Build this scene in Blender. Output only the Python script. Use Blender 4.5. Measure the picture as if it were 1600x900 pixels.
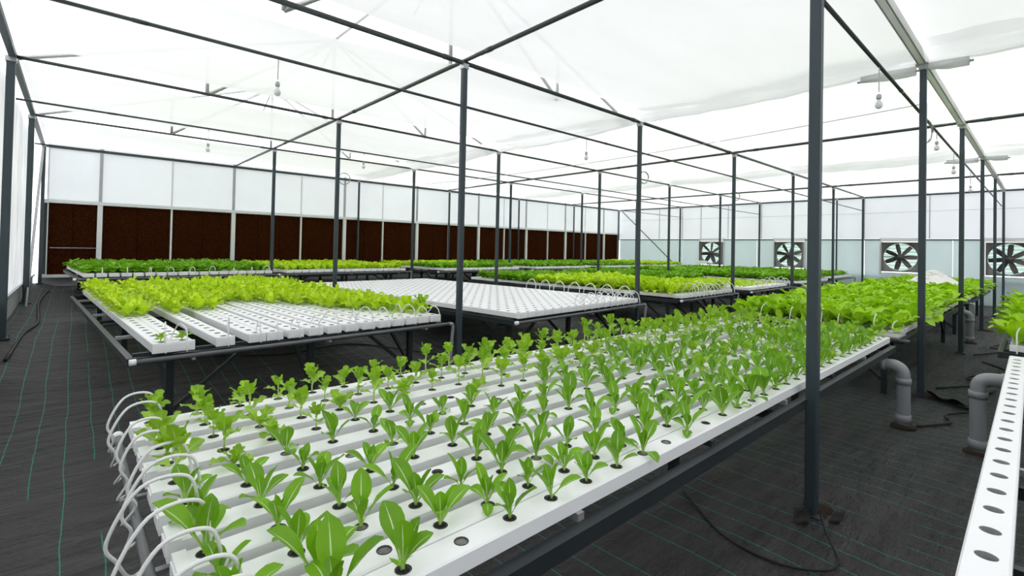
import bpy, math, random
import numpy as np
from mathutils import Matrix, Vector

random.seed(7)
rng = np.random.default_rng(7)
for o in list(bpy.data.objects):
    bpy.data.objects.remove(o)
scene = bpy.context.scene
COL = scene.collection

# ------------------------------------------------------------------ camera
yaw, pitch, roll = 0.8369, 0.0147, 0.0207
cF = Vector((math.cos(yaw) * math.cos(pitch), math.sin(yaw) * math.cos(pitch), math.sin(pitch)))
cR0 = Vector((math.sin(yaw), -math.cos(yaw), 0))
cU0 = cR0.cross(cF)
cR = cR0 * math.cos(roll) + cU0 * math.sin(roll)
cU = -cR0 * math.sin(roll) + cU0 * math.cos(roll)
cam_d = bpy.data.cameras.new('camera')
cam = bpy.data.objects.new('camera', cam_d)
COL.objects.link(cam)
M = Matrix(((cR.x, cU.x, -cF.x, 0.0), (cR.y, cU.y, -cF.y, 0.0), (cR.z, cU.z, -cF.z, 1.69), (0, 0, 0, 1)))
cam.matrix_world = M
cam_d.sensor_width = 36.0
cam_d.lens = 755.854 / 1600 * 36.0
cam_d.shift_y = -(450 - 376.76) / 1600
cam_d.clip_start = 0.02
cam_d.clip_end = 200
scene.camera = cam

# ------------------------------------------------------------------ sky: even bright overcast
world = bpy.data.worlds.new('overcast_sky')
scene.world = world
world.use_nodes = True
bg = world.node_tree.nodes['Background']
bg.inputs[0].default_value = (0.985, 0.99, 1.0, 1)
bg.inputs[1].default_value = 1.80

scene.view_settings.view_transform = 'Standard'
scene.view_settings.look = 'None'
scene.view_settings.exposure = 0.46
scene.view_settings.gamma = 1.0
scene.view_settings.use_curve_mapping = False


# ------------------------------------------------------------------ materials
def new_mat(name):
    m = bpy.data.materials.new(name)
    m.use_nodes = True
    nt = m.node_tree
    for n in list(nt.nodes):
        nt.nodes.remove(n)
    out = nt.nodes.new('ShaderNodeOutputMaterial')
    return m, nt, out


def nd(nt, typ, **kw):
    n = nt.nodes.new(typ)
    for k, v in kw.items():
        setattr(n, k, v)
    return n


def math_node(nt, op, a, b=None, clamp=False):
    n = nt.nodes.new('ShaderNodeMath')
    n.operation = op
    n.use_clamp = clamp
    for i, v in enumerate((a, b)):
        if v is None:
            continue
        if isinstance(v, (int, float)):
            n.inputs[i].default_value = v
        else:
            nt.links.new(v, n.inputs[i])
    return n.outputs[0]


def mix_col(nt, fac, a, b):
    n = nt.nodes.new('ShaderNodeMix')
    n.data_type = 'RGBA'
    for sock, v in ((n.inputs[0], fac), (n.inputs[6], a), (n.inputs[7], b)):
        if isinstance(v, (int, float)):
            sock.default_value = v
        elif isinstance(v, tuple):
            sock.default_value = (*v, 1) if len(v) == 3 else v
        else:
            nt.links.new(v, sock)
    return n.outputs[2]


def noise(nt, scale, detail=3, vec=None, rough=0.5):
    n = nt.nodes.new('ShaderNodeTexNoise')
    n.inputs['Scale'].default_value = scale
    n.inputs['Detail'].default_value = detail
    n.inputs['Roughness'].default_value = rough
    if vec is not None:
        nt.links.new(vec, n.inputs['Vector'])
    return n.outputs['Fac']


def position(nt, scale=(1, 1, 1)):
    g = nt.nodes.new('ShaderNodeNewGeometry')
    m = nt.nodes.new('ShaderNodeMapping')
    m.inputs['Scale'].default_value = scale
    nt.links.new(g.outputs['Position'], m.inputs['Vector'])
    return m.outputs['Vector']


def plain(name, col, rough=0.5, metal=0.0, var=0.12, nscale=6.0, bump=0.0, spec=0.5):
    m, nt, out = new_mat(name)
    p = nd(nt, 'ShaderNodeBsdfPrincipled')
    v = position(nt)
    f = noise(nt, nscale, 4, v)
    dark = tuple(c * (1 - var) for c in col)
    lite = tuple(min(1, c * (1 + var)) for c in col)
    nt.links.new(mix_col(nt, f, dark, lite), p.inputs['Base Color'])
    p.inputs['Roughness'].default_value = rough
    p.inputs['Metallic'].default_value = metal
    p.inputs['Specular IOR Level'].default_value = spec
    if bump:
        b = nd(nt, 'ShaderNodeBump')
        b.inputs['Strength'].default_value = bump
        b.inputs['Distance'].default_value = 0.01
        nt.links.new(noise(nt, nscale * 5, 4, v), b.inputs['Height'])
        nt.links.new(b.outputs[0], p.inputs['Normal'])
    nt.links.new(p.outputs[0], out.inputs[0])
    return m


def film(name, col, transp=0.08, transl=0.6, streak=0.05, scale=(1, 1, 1), bump=0.3):
    """milky plastic sheet: lets light through, scatters it, a little see-through"""
    m, nt, out = new_mat(name)
    v = position(nt, scale)
    f = noise(nt, 1.4, 5, v)
    c = mix_col(nt, f, tuple(x * (1 - streak) for x in col), tuple(min(1, x * (1 + streak * .4)) for x in col))
    tl = nd(nt, 'ShaderNodeBsdfTranslucent')
    df = nd(nt, 'ShaderNodeBsdfDiffuse')
    tp = nd(nt, 'ShaderNodeBsdfTransparent')
    nt.links.new(c, tl.inputs[0])
    nt.links.new(c, df.inputs[0])
    if bump:
        b = nd(nt, 'ShaderNodeBump')
        b.inputs['Strength'].default_value = bump
        b.inputs['Distance'].default_value = 0.05
        nt.links.new(noise(nt, 2.2, 3, v), b.inputs['Height'])
        nt.links.new(b.outputs[0], df.inputs['Normal'])
        nt.links.new(b.outputs[0], tl.inputs['Normal'])
    m1 = nd(nt, 'ShaderNodeMixShader')
    m1.inputs[0].default_value = transl / max(1e-6, 1 - transp)
    nt.links.new(df.outputs[0], m1.inputs[1])
    nt.links.new(tl.outputs[0], m1.inputs[2])
    m2 = nd(nt, 'ShaderNodeMixShader')
    m2.inputs[0].default_value = transp
    nt.links.new(m1.outputs[0], m2.inputs[1])
    nt.links.new(tp.outputs[0], m2.inputs[2])
    nt.links.new(m2.outputs[0], out.inputs[0])
    return m


def leaf_mat(name, col, pale, rib=0.5, var=0.35, transl=0.3, ribw=0.07):
    """UV: x across the blade (0..1, rib at 0.5), y from stalk (0) to tip (1)"""
    m, nt, out = new_mat(name)
    uv = nd(nt, 'ShaderNodeUVMap')
    sp = nd(nt, 'ShaderNodeSeparateXYZ')
    nt.links.new(uv.outputs[0], sp.inputs[0])
    info = nd(nt, 'ShaderNodeObjectInfo')
    v = position(nt)
    n1 = noise(nt, 9.0, 3, v)
    n2 = noise(nt, 60.0, 3, v)
    at = nd(nt, 'ShaderNodeAttribute')
    at.attribute_name = 'leaf_rand'
    rnd = math_node(nt, 'FRACT', math_node(nt, 'ADD', info.outputs['Random'], at.outputs['Fac']))
    mixf = math_node(nt, 'ADD', math_node(nt, 'MULTIPLY', rnd, 0.75), math_node(nt, 'SUBTRACT', math_node(nt, 'MULTIPLY', n1, 0.7), .15), clamp=True)
    fresh = math_node(nt, 'SUBTRACT', 1.0, math_node(nt, 'MULTIPLY', sp.outputs[1], 1.25), clamp=True)
    mixf = math_node(nt, 'ADD', mixf, math_node(nt, 'MULTIPLY', fresh, 0.6), clamp=True)
    base = mix_col(nt, mixf, tuple(c * (1 - var) for c in col), (min(1, col[0] * (1 + var * 1.3)), min(1, col[1] * (1 + var * .7)), col[2]))
    base = mix_col(nt, math_node(nt, 'MULTIPLY', n2, 0.18), base, tuple(c * .6 for c in col))
    # pale stalk end
    st = math_node(nt, 'SUBTRACT', 1.0, math_node(nt, 'MULTIPLY', sp.outputs[1], 2.6), clamp=True)
    base = mix_col(nt, math_node(nt, 'MULTIPLY', st, 0.85), base, pale)
    # midrib, tapering to the tip
    d = math_node(nt, 'ABSOLUTE', math_node(nt, 'SUBTRACT', sp.outputs[0], 0.5))
    wd = math_node(nt, 'MULTIPLY', math_node(nt, 'SUBTRACT', 1.0, sp.outputs[1]), ribw)
    r = math_node(nt, 'LESS_THAN', d, wd)
    base = mix_col(nt, math_node(nt, 'MULTIPLY', r, rib), base, (0.80, 0.90, 0.55))
    p = nd(nt, 'ShaderNodeBsdfPrincipled')
    p.inputs['Roughness'].default_value = 0.42
    p.inputs['Specular IOR Level'].default_value = 0.4
    nt.links.new(base, p.inputs['Base Color'])
    b = nd(nt, 'ShaderNodeBump')
    b.inputs['Strength'].default_value = 0.35
    b.inputs['Distance'].default_value = 0.004
    nt.links.new(n2, b.inputs['Height'])
    nt.links.new(b.outputs[0], p.inputs['Normal'])
    tl = nd(nt, 'ShaderNodeBsdfTranslucent')
    nt.links.new(base, tl.inputs[0])
    mx = nd(nt, 'ShaderNodeMixShader')
    mx.inputs[0].default_value = transl
    nt.links.new(p.outputs[0], mx.inputs[1])
    nt.links.new(tl.outputs[0], mx.inputs[2])
    nt.links.new(mx.outputs[0], out.inputs[0])
    return m


def floor_mat():
    m, nt, out = new_mat('woven_ground_fabric')
    g = nd(nt, 'ShaderNodeNewGeometry')
    sp = nd(nt, 'ShaderNodeSeparateXYZ')
    nt.links.new(g.outputs['Position'], sp.inputs[0])
    vv = position(nt, (1, 1, 1))
    wob = noise(nt, 1.3, 3, vv)
    x = math_node(nt, 'ADD', sp.outputs[0], math_node(nt, 'MULTIPLY', wob, 0.045))
    fr = math_node(nt, 'FRACT', math_node(nt, 'DIVIDE', x, 0.175))
    line = math_node(nt, 'LESS_THAN', fr, 0.034)
    brk = math_node(nt, 'GREATER_THAN', noise(nt, 0.9, 2, position(nt, (6, .4, 1))), 0.40)
    line = math_node(nt, 'MULTIPLY', line, brk)
    mottle = noise(nt, 3.0, 6, position(nt, (.45, 2.4, 1)), 0.65)  # stretched noise, streaky dark-to-grey mottling of the fabric colour
    c = mix_col(nt, mottle, (0.004, 0.004, 0.0045), (0.128, 0.124, 0.124))
    c = mix_col(nt, math_node(nt, 'MULTIPLY', line, 0.85), c, (0.05, 0.36, 0.26))
    p = nd(nt, 'ShaderNodeBsdfPrincipled')
    nt.links.new(c, p.inputs['Base Color'])
    p.inputs['Roughness'].default_value = 0.62
    p.inputs['Specular IOR Level'].default_value = 0.22
    h1 = noise(nt, 2.0, 5, position(nt, (.5, 3.2, 1)), 0.6)
    w = nd(nt, 'ShaderNodeTexNoise')
    w.inputs['Scale'].default_value = 90
    b = nd(nt, 'ShaderNodeBump')
    b.inputs['Strength'].default_value = 1.0
    b.inputs['Distance'].default_value = 0.12
    h2 = noise(nt, 9.0, 5, position(nt, (1, 1.5, 1)), 0.65)
    nt.links.new(math_node(nt, 'ADD', h1, math_node(nt, 'MULTIPLY', h2, 0.45)), b.inputs['Height'])
    b2 = nd(nt, 'ShaderNodeBump')
    b2.inputs['Strength'].default_value = 0.3
    b2.inputs['Distance'].default_value = 0.004
    nt.links.new(w.outputs['Fac'], b2.inputs['Height'])
    nt.links.new(b.outputs[0], b2.inputs['Normal'])
    nt.links.new(b2.outputs[0], p.inputs['Normal'])
    nt.links.new(p.outputs[0], out.inputs[0])
    return m


def pad_mat():
    m, nt, out = new_mat('brown_cellulose_pad')
    v = position(nt, (40, 1, 40))
    vor = nd(nt, 'ShaderNodeTexVoronoi')
    vor.inputs['Scale'].default_value = 1.0
    nt.links.new(v, vor.inputs['Vector'])
    f = noise(nt, 1.0, 4, position(nt, (6, 1, .35)))
    c = mix_col(nt, f, (0.0018, 0.0006, 0.0003), (0.026, 0.0062, 0.0019))
    dk = math_node(nt, 'MULTIPLY', vor.outputs['Distance'], 1.3, clamp=True)
    c = mix_col(nt, dk, c, (0.050, 0.0145, 0.0045))
    p = nd(nt, 'ShaderNodeBsdfPrincipled')
    nt.links.new(c, p.inputs['Base Color'])
    p.inputs['Roughness'].default_value = 0.9
    p.inputs['Specular IOR Level'].default_value = 0.0
    b = nd(nt, 'ShaderNodeBump')
    b.inputs['Strength'].default_value = 1.0
    b.inputs['Distance'].default_value = 0.02
    nt.links.new(vor.outputs['Distance'], b.inputs['Height'])
    nt.links.new(b.outputs[0], p.inputs['Normal'])
    nt.links.new(p.outputs[0], out.inputs[0])
    return m


MAT = dict(
    floor=floor_mat(), pad=pad_mat(),
    white=plain('white_pvc', (0.94, 0.945, 0.955), 0.34, var=0.03, nscale=3),
    white_metal=plain('white_painted_metal', (0.78, 0.79, 0.80), 0.45, var=0.05),
    steel=plain('slate_painted_steel', (0.040, 0.057, 0.068), 0.45, var=0.2, nscale=3, spec=0.35),
    rail=plain('dark_table_steel', (0.024, 0.030, 0.034), 0.42, var=0.25, nscale=5, spec=0.4),
    beam=plain('dark_green_grey_pipe', (0.035, 0.045, 0.045), 0.38, var=0.2, nscale=4),
    galv=plain('galvanised_steel', (0.42, 0.43, 0.43), 0.4, 0.6, var=0.15),
    alu=plain('aluminium_gutter', (0.84, 0.84, 0.82), 0.5, 0.0, var=0.10),
    pipe=plain('grey_pvc_pipe', (0.30, 0.31, 0.325), 0.35, var=0.06),
    dark_pipe=plain('dark_grey_feed_pipe', (0.13, 0.135, 0.14), 0.35, var=0.1),
    hose=plain('white_soft_hose', (0.80, 0.80, 0.79), 0.3, var=0.03),
    hole_grey=plain('grey_channel_inside', (0.34, 0.34, 0.33), 0.7, var=0.15),
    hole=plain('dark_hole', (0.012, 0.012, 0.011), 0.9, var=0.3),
    grit=plain('wet_black_substrate', (0.020, 0.018, 0.015), 0.7, var=0.6, nscale=90, bump=1.0),
    sponge=plain('grey_sponge', (0.30, 0.30, 0.29), 0.8, var=0.6, nscale=70, bump=0.8),
    cup=plain('dark_grey_net_cup', (0.055, 0.055, 0.055), 0.5, var=0.3, nscale=30),
    film=film('milky_ceiling_film', (0.955, 0.957, 0.962), 0.03, 0.412, 0.07, (.35, 1, 1)),
    film_grey=film('greyer_ceiling_film', (0.91, 0.914, 0.926), 0.035, 0.330, 0.10, (.35, 1, 1)),  # slightly greyer, less translucent film for the first bay
    film_wrap=film('film_wrapped_rail', (0.86, 0.86, 0.85), 0.0, 0.45, 0.15, (1, 1, 1), 0.5),
    film_thick=film('gathered_film', (0.93, 0.935, 0.94), 0.12, 0.64, 0.12, (3, 1, 1), 0.8),
    film_wall=film('milky_wall_film', (0.74, 0.755, 0.77), 0.03, 0.32, 0.42, (1, 1.6, .35), 1.0),
    panel=film('clouded_panel', (0.875, 0.892, 0.908), 0.02, 0.415, 0.05, (1, 1, 1), 0.15),
    panel_green=film('tinted_panel', (0.71, 0.785, 0.785), 0.02, 0.425, 0.07, (1, 1, .4), 0.15),
    skirt=plain('grey_skirting_sheet', (0.36, 0.37, 0.37), 0.6, var=0.15),
    fan=plain('weathered_fan_metal', (0.095, 0.088, 0.085), 0.5, 0.2, var=0.3, nscale=12),
    fan_box=plain('fan_housing_metal', (0.17, 0.165, 0.16), 0.5, 0.2, var=0.2),
    louvre=film('pale_green_louvre', (0.74, 0.87, 0.82), 0.02, 0.52, 0.08, (1, 1, 4), 0.0),
    soil=plain('brown_soil', (0.040, 0.024, 0.014), 0.95, var=0.6, nscale=40, bump=1.0),
    black=plain('black_rubber', (0.012, 0.012, 0.012), 0.6, var=0.3),
    glass=plain('bulb_glass', (0.75, 0.76, 0.76), 0.12, var=0.05),
    foam=plain('white_foam', (0.88, 0.86, 0.84), 0.8, var=0.12, nscale=25, bump=0.8),
    board=plain('weathered_grey_board', (0.34, 0.33, 0.31), 0.8, var=0.3, nscale=10),
    orange=plain('orange_petal', (0.75, 0.13, 0.05), 0.6, var=0.2),
    stem=plain('pale_green_stem', (0.50, 0.70, 0.20), 0.5, var=0.15),
    romaine=leaf_mat('romaine_leaf', (0.175, 0.430, 0.014), (0.62, 0.82, 0.26), 0.85, 0.30, ribw=0.075),
    oak=leaf_mat('oak_leaf', (0.270, 0.540, 0.022), (0.58, 0.78, 0.22), 0.45, 0.32, ribw=0.06),
    butter=leaf_mat('butterhead_leaf', (0.345, 0.680, 0.014), (0.62, 0.82, 0.14), 0.40, 0.36, ribw=0.06),
    lime=leaf_mat('lime_lettuce_leaf', (0.540, 0.820, 0.026), (0.74, 0.88, 0.24), 0.30, 0.30, ribw=0.06),
    deep=leaf_mat('deep_green_leaf', (0.200, 0.510, 0.018), (0.46, 0.72, 0.12), 0.30, 0.40, ribw=0.06),
)


# ------------------------------------------------------------------ mesh helpers
class MB:
    def __init__(self):
        self.v, self.f, self.m, self.uv = [], [], [], []

    def add(self, vs, fs, mat=0):
        b = len(self.v)
        self.v += [tuple(p) for p in vs]
        for f in fs:
            self.f.append(tuple(i + b for i in f))
            self.m.append(mat)

    def box(self, x0, x1, y0, y1, z0, z1, mat=0):
        vs = [(x, y, z) for x in (x0, x1) for y in (y0, y1) for z in (z0, z1)]
        self.add(vs, [(0, 1, 3, 2), (4, 6, 7, 5), (0, 4, 5, 1), (2, 3, 7, 6), (0, 2, 6, 4), (1, 5, 7, 3)], mat)
        return self

    def bar(self, a, b, w, h, mat=0, up=(0, 0, 1)):
        a, b = Vector(a), Vector(b)
        d = (b - a).normalized()
        u = Vector(up)
        if abs(d.dot(u)) > 0.98:
            u = Vector((1, 0, 0))
        s = d.cross(u).normalized() * (w / 2)
        t = s.cross(d).normalized() * (h / 2)
        vs = [p + i * s + j * t for p in (a, b) for i in (-1, 1) for j in (-1, 1)]
        self.add(vs, [(0, 1, 3, 2), (4, 6, 7, 5), (0, 4, 5, 1), (2, 3, 7, 6), (0, 2, 6, 4), (1, 5, 7, 3)], mat)
        return self

    def tube(self, pts, r, n=8, mat=0, caps=True):
        pts = [Vector(p) for p in pts]
        rs = r if isinstance(r, (list, tuple)) else [r] * len(pts)
        b = len(self.v)
        ref = None
        for i, p in enumerate(pts):
            d = (pts[min(i + 1, len(pts) - 1)] - pts[max(i - 1, 0)]).normalized()
            if ref is None:
                ref = Vector((0, 0, 1)) if abs(d.z) < 0.9 else Vector((1, 0, 0))
            s = d.cross(ref).normalized()
            t = s.cross(d).normalized()
            ref = t
            for k in range(n):
                a = 2 * math.pi * k / n
                self.v.append(tuple(p + (s * math.cos(a) + t * math.sin(a)) * rs[i]))
        for i in range(len(pts) - 1):
            for k in range(n):
                k2 = (k + 1) % n
                self.f.append((b + i * n + k, b + i * n + k2, b + (i + 1) * n + k2, b + (i + 1) * n + k))
                self.m.append(mat)
        if caps:
            self.f.append(tuple(b + k for k in range(n - 1, -1, -1)))
            self.m.append(mat)
            e = b + (len(pts) - 1) * n
            self.f.append(tuple(e + k for k in range(n)))
            self.m.append(mat)
        return self

    def lathe(self, prof, n=12, mat=0, c=(0, 0, 0)):
        b = len(self.v)
        for r, z in prof:
            for k in range(n):
                a = 2 * math.pi * k / n
                self.v.append((c[0] + r * math.cos(a), c[1] + r * math.sin(a), c[2] + z))
        for i in range(len(prof) - 1):
            for k in range(n):
                k2 = (k + 1) % n
                self.f.append((b + i * n + k, b + i * n + k2, b + (i + 1) * n + k2, b + (i + 1) * n + k))
                self.m.append(mat)
        self.f.append(tuple(b + k for k in range(n - 1, -1, -1)))
        self.m.append(mat)
        e = b + (len(prof) - 1) * n
        self.f.append(tuple(e + k for k in range(n)))
        self.m.append(mat)
        return self

    def mesh(self, name, mats, smooth=False):
        me = bpy.data.meshes.new(name)
        me.from_pydata(self.v, [], self.f)
        for m in (mats if isinstance(mats, (list, tuple)) else [mats]):
            me.materials.append(MAT[m] if isinstance(m, str) else m)
        if any(self.m):
            me.polygons.foreach_set('material_index', self.m)
        if smooth:
            me.polygons.foreach_set('use_smooth', [True] * len(me.polygons))
        me.update()
        return me

    def build(self, name, mats, parent=None, smooth=False, loc=None):
        return link(name, self.mesh(name, mats, smooth), parent, loc)


def link(name, data, parent=None, loc=None, rotz=None, scale=None):
    o = bpy.data.objects.new(name, data)
    COL.objects.link(o)
    if parent is not None:
        o.parent = parent
    if loc is not None:
        o.location = loc
    if rotz is not None:
        o.rotation_euler = (0, 0, rotz)
    if scale is not None:
        o.scale = (scale, scale, scale)
    return o


def tag(o, label, cat, group=None):
    o['label'] = label
    o['category'] = cat
    if group:
        o['group'] = group
    return o


def struct(o, label=None):
    o['kind'] = 'structure'
    if label:
        o['label'] = label
    return o


def stuff(o, label=None, cat=None):
    o['kind'] = 'stuff'
    if label:
        o['label'] = label
    if cat:
        o['category'] = cat
    return o


ORD = ['first', 'second', 'third', 'fourth', 'fifth', 'sixth', 'seventh', 'eighth', 'ninth', 'tenth', 'eleventh', 'twelfth',
       'thirteenth', 'fourteenth', 'fifteenth', 'sixteenth', 'seventeenth', 'eighteenth', 'nineteenth', 'twentieth']
TENS = {2: 'twenty', 3: 'thirty', 4: 'forty'}


def nth(i):
    """0 -> first"""
    if i < 20:
        return ORD[i]
    n = i + 1
    if n % 10 == 0:
        return {30: 'thirtieth', 40: 'fortieth', 50: 'fiftieth'}[n]
    return TENS[n // 10] + '-' + ORD[n % 10 - 1]


def catmull(pts, sub=5):
    P = [Vector(p) for p in pts]
    P = [P[0] * 2 - P[1]] + P + [P[-1] * 2 - P[-2]]
    out = []
    for i in range(1, len(P) - 2):
        for k in range(sub):
            t = k / sub
            a, b, c, d = P[i - 1], P[i], P[i + 1], P[i + 2]
            out.append(0.5 * ((2 * b) + (c - a) * t + (2 * a - 5 * b + 4 * c - d) * t * t + (3 * b - a - 3 * c + d) * t ** 3))
    out.append(P[-2])
    return out


def ss(t):
    t = max(0.0, min(1.0, t))
    return t * t * (3 - 2 * t)


def floor_z(x, y):
    z = 0.30 * ss((y - 5.5) / 4.0) + 0.16 * ss((y - 11) / 5.0)
    z += 0.10 * ss((-0.40 - x) / 0.25) * ss((y - 5) / 4)
    return z


def grid_sheet(x0, x1, y0, y1, nx, ny, zf):
    mb = MB()
    for i in range(nx + 1):
        for j in range(ny + 1):
            x = x0 + (x1 - x0) * i / nx
            y = y0 + (y1 - y0) * j / ny
            mb.v.append((x, y, zf(x, y)))
    for i in range(nx):
        for j in range(ny):
            a = i * (ny + 1) + j
            mb.f.append((a, a + ny + 1, a + ny + 2, a + 1))
            mb.m.append(0)
    return mb


# grid of the house: posts stand at GX[i], GY[j]
GX = [3.66 + 4 * i for i in range(6)]
GY = [1.04 + 4 * j for j in range(5)]
TOP = 4.03
XL, XR, YB, YN = -0.68, 23.95, 17.10, -7.1

# ------------------------------------------------------------------ SETTING
# floor: black woven fabric, slightly uneven
def fl(x, y):
    return floor_z(x, y) + 0.010 * math.sin(x * 2.3 + y * .7) * math.sin(y * 3.1 - x) + 0.006 * math.sin(7 * y + 2 * x)
fo = grid_sheet(XL - .1, XR + .1, YN, YB + .1, 120, 120, fl).build('floor', 'floor', smooth=True)
struct(fo, 'black woven ground fabric with thin green guide lines')

# ceiling: sagging sheets of milky film, one per bay, open slots between them
def sheet(x0, x1, y0, y1, z0, sag, ph, lip=0.0, slot=0.0):
    def zf(x, y):
        u = (x - x0) / (x1 - x0)
        v = (y - y0) / (y1 - y0)
        z = z0 - sag * 4 * v * (1 - v) * (0.75 + 0.25 * math.sin(5 * u + ph)) - 0.10 * 4 * u * (1 - u) * sag
        z += 0.018 * math.sin(9 * u * (x1 - x0) / 4 + 3 * v + ph) * math.sin(math.pi * v)
        z += 0.012 * math.sin(23 * v + 6 * u + ph)
        z -= lip * (1 - v) ** 6
        return z
    mb = grid_sheet(x0, x1, y0, y1, 44, 22, zf)
    if slot:        # the slot narrows towards the roof valley
        vs = []
        for (x, y, z) in mb.v:
            v = (y - y0) / (y1 - y0)
            u = (x - x0) / (x1 - x0)
            wd = slot * (.45 + .55 * math.sin(math.pi * min(1, max(0, u * 1.7 + .08)))) if u < .5 else slot * max(.10, .45 - (u - .5) * 3)
            vs.append((x, y - (slot - wd) * (1 - v) ** 2, z))
        mb.v = vs
    return mb

bays_x = [(XL + .05, GX[1]), (GX[1], GX[3]), (GX[3], XR)]
ylim = [YN] + [GY[0] - 4] + GY
k = 0
for bi, (x0, x1) in enumerate(bays_x):
    for j in range(len(ylim) - 1):
        ya, yb = ylim[j], ylim[j + 1]
        gap = 0.0
        if bi == 0 and j >= 2:
            gap = 0.62
        elif bi > 0 and j >= 2:
            gap = 0.30 if j == 2 else 0.07
        yb2 = yb
        if abs(yb - GY[0]) < .01:
            yb2 = yb - 0.06
        o = sheet(x0 + .01, x1 - .01, ya + gap, yb2, TOP + (0.20 if bi else 0.22), 0.11, k * 1.7, 0.14 if gap > .3 else 0.0, gap if gap > .3 else 0.0).build('ceiling', 'film' if bi else 'film_grey', smooth=True)
        struct(o, 'milky plastic ceiling sheet sagging between the roof beams')
        k += 1

# gathered film folds along the valleys of the roof
for n, gx in enumerate((GX[1], GX[3])):
    mb = MB()
    N = 90
    for s in (-1, 1):
        b = len(mb.v)
        for i in range(N + 1):
            y = YN + .1 + (GY[4] - YN - .1) * i / N
            w = 0.42 + 0.10 * math.sin(y * 1.1 + n) + 0.03 * math.sin(y * 4.3)
            sg = 0.06 * math.sin(math.pi * ((y - GY[0]) % 4) / 4)
            for q in range(7):
                t = q / 6
                mb.v.append((gx + s * w * (t - .1), y, TOP + .02 - sg * (1 - t) + .17 * t ** 1.5 - .02 * math.sin(math.pi * t) + 0.010 * math.sin(9 * y + 4 * t)))
        for i in range(N):
            for q in range(6):
                a = b + i * 7 + q
                mb.f.append((a, a + 7, a + 8, a + 1))
                mb.m.append(0)
    struct(mb.build('trim_%d' % (n + 1), 'film_thick', smooth=True), 'gathered fold of milky film hanging along the roof valley')

# side wall (left): wrinkled film between posts above a grey skirting
def wall_sheet(axis, c, a0, a1, z0, z1, amp, na=60, nz=14, seed=0):
    mb = MB()
    for i in range(na + 1):
        for j in range(nz + 1):
            a = a0 + (a1 - a0) * i / na
            z = z0 + (z1 - z0) * j / nz
            d = amp * (math.sin(a * 3.1 + z * 1.3 + seed) * math.sin(z * 2.1 + seed) + .6 * math.sin(a * 7.7 - z * 3.0))
            mb.v.append((c + d, a, z) if axis == 'x' else (a, c + d, z))
    for i in range(na):
        for j in range(nz):
            q = i * (nz + 1) + j
            mb.f.append((q, q + nz + 1, q + nz + 2, q + 1))
            mb.m.append(0)
    return mb

wl = wall_sheet('x', XL - .16, YN, YB, 0.05, TOP + .1, 0.022, 110, 16).build('wall_left', 'film_wall', smooth=True)
struct(wl, 'wrinkled milky film side wall beside the walkway')
wn = wall_sheet('y', YN, XL, XR, -0.02, TOP + .1, 0.02, 80, 10).build('wall_near', 'film_wall', smooth=True)
struct(wn, 'milky film wall behind the viewer')
sn = MB().box(XL, XR, YN + .03, YN + .06, 0.0, 0.9)  # unseen opaque strip, added to cut the light from the wall's lower part
struct(sn.build('light_blocker_near', 'skirt'), 'unseen grey strip added to block low light at the wall behind the viewer')
sk = MB()
sk.box(XL - .105, XL - .090, YN, YB - .1, 0.0, 0.78)
struct(sk.build('baseboard_left', 'skirt'), 'low grey skirting sheet along the film side wall')
tr = MB().box(XL - .088, XL - .050, YN, YB - .05, 0.76, 0.81)
struct(tr.build('trim_3', 'galv'), 'galvanised rail above the grey skirting')

# back wall: clouded panels above the cooling pads
wall_back = MB().box(XL, XR, YB + .10, YB + .14, 0.0, 0.78).build('wall_back', 'skirt')
struct(wall_back, 'end wall with clouded panels above a row of brown cooling pads')
PB = [-0.55, 0.47, 2.05, 3.64, 5.68, 7.20, 8.70, 10.20, 11.73, 13.35, 14.86, 16.30, 17.80, 19.16, 20.79, 22.45, 23.80]
for i in range(len(PB) - 1):
    MB().box(PB[i] + .01, PB[i + 1] - .01, YB - .01, YB + .01, 2.70, TOP + .12).build('panel', 'panel', wall_back)
MB().box(XL + .05, XR - .05, YB + .085, YB + .098, 0.78, 2.61).build('pad_light_block', 'black', wall_back)  # black sheet added to stop light leaking through the pad seams
for i, x in enumerate(PB):
    w = 0.035 if i % 2 else 0.018
    MB().box(x - w, x + w, YB - .05, YB - .012, 2.70, TOP + .1).build('mullion', 'galv' if i % 2 else 'white_metal', wall_back)
MB().box(XL, XR, YB - .06, YB - .005, TOP - .01, TOP + .05).build('top_rail', 'beam', wall_back)
MB().box(XL, XR, YB - .10, YB + .09, 2.61, 2.695).build('pad_top_rail', 'white_metal', wall_back)
MB().box(XL, XR, YB - .10, YB + .09, 0.70, 0.775).build('pad_bottom_rail', 'white_metal', wall_back)

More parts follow.
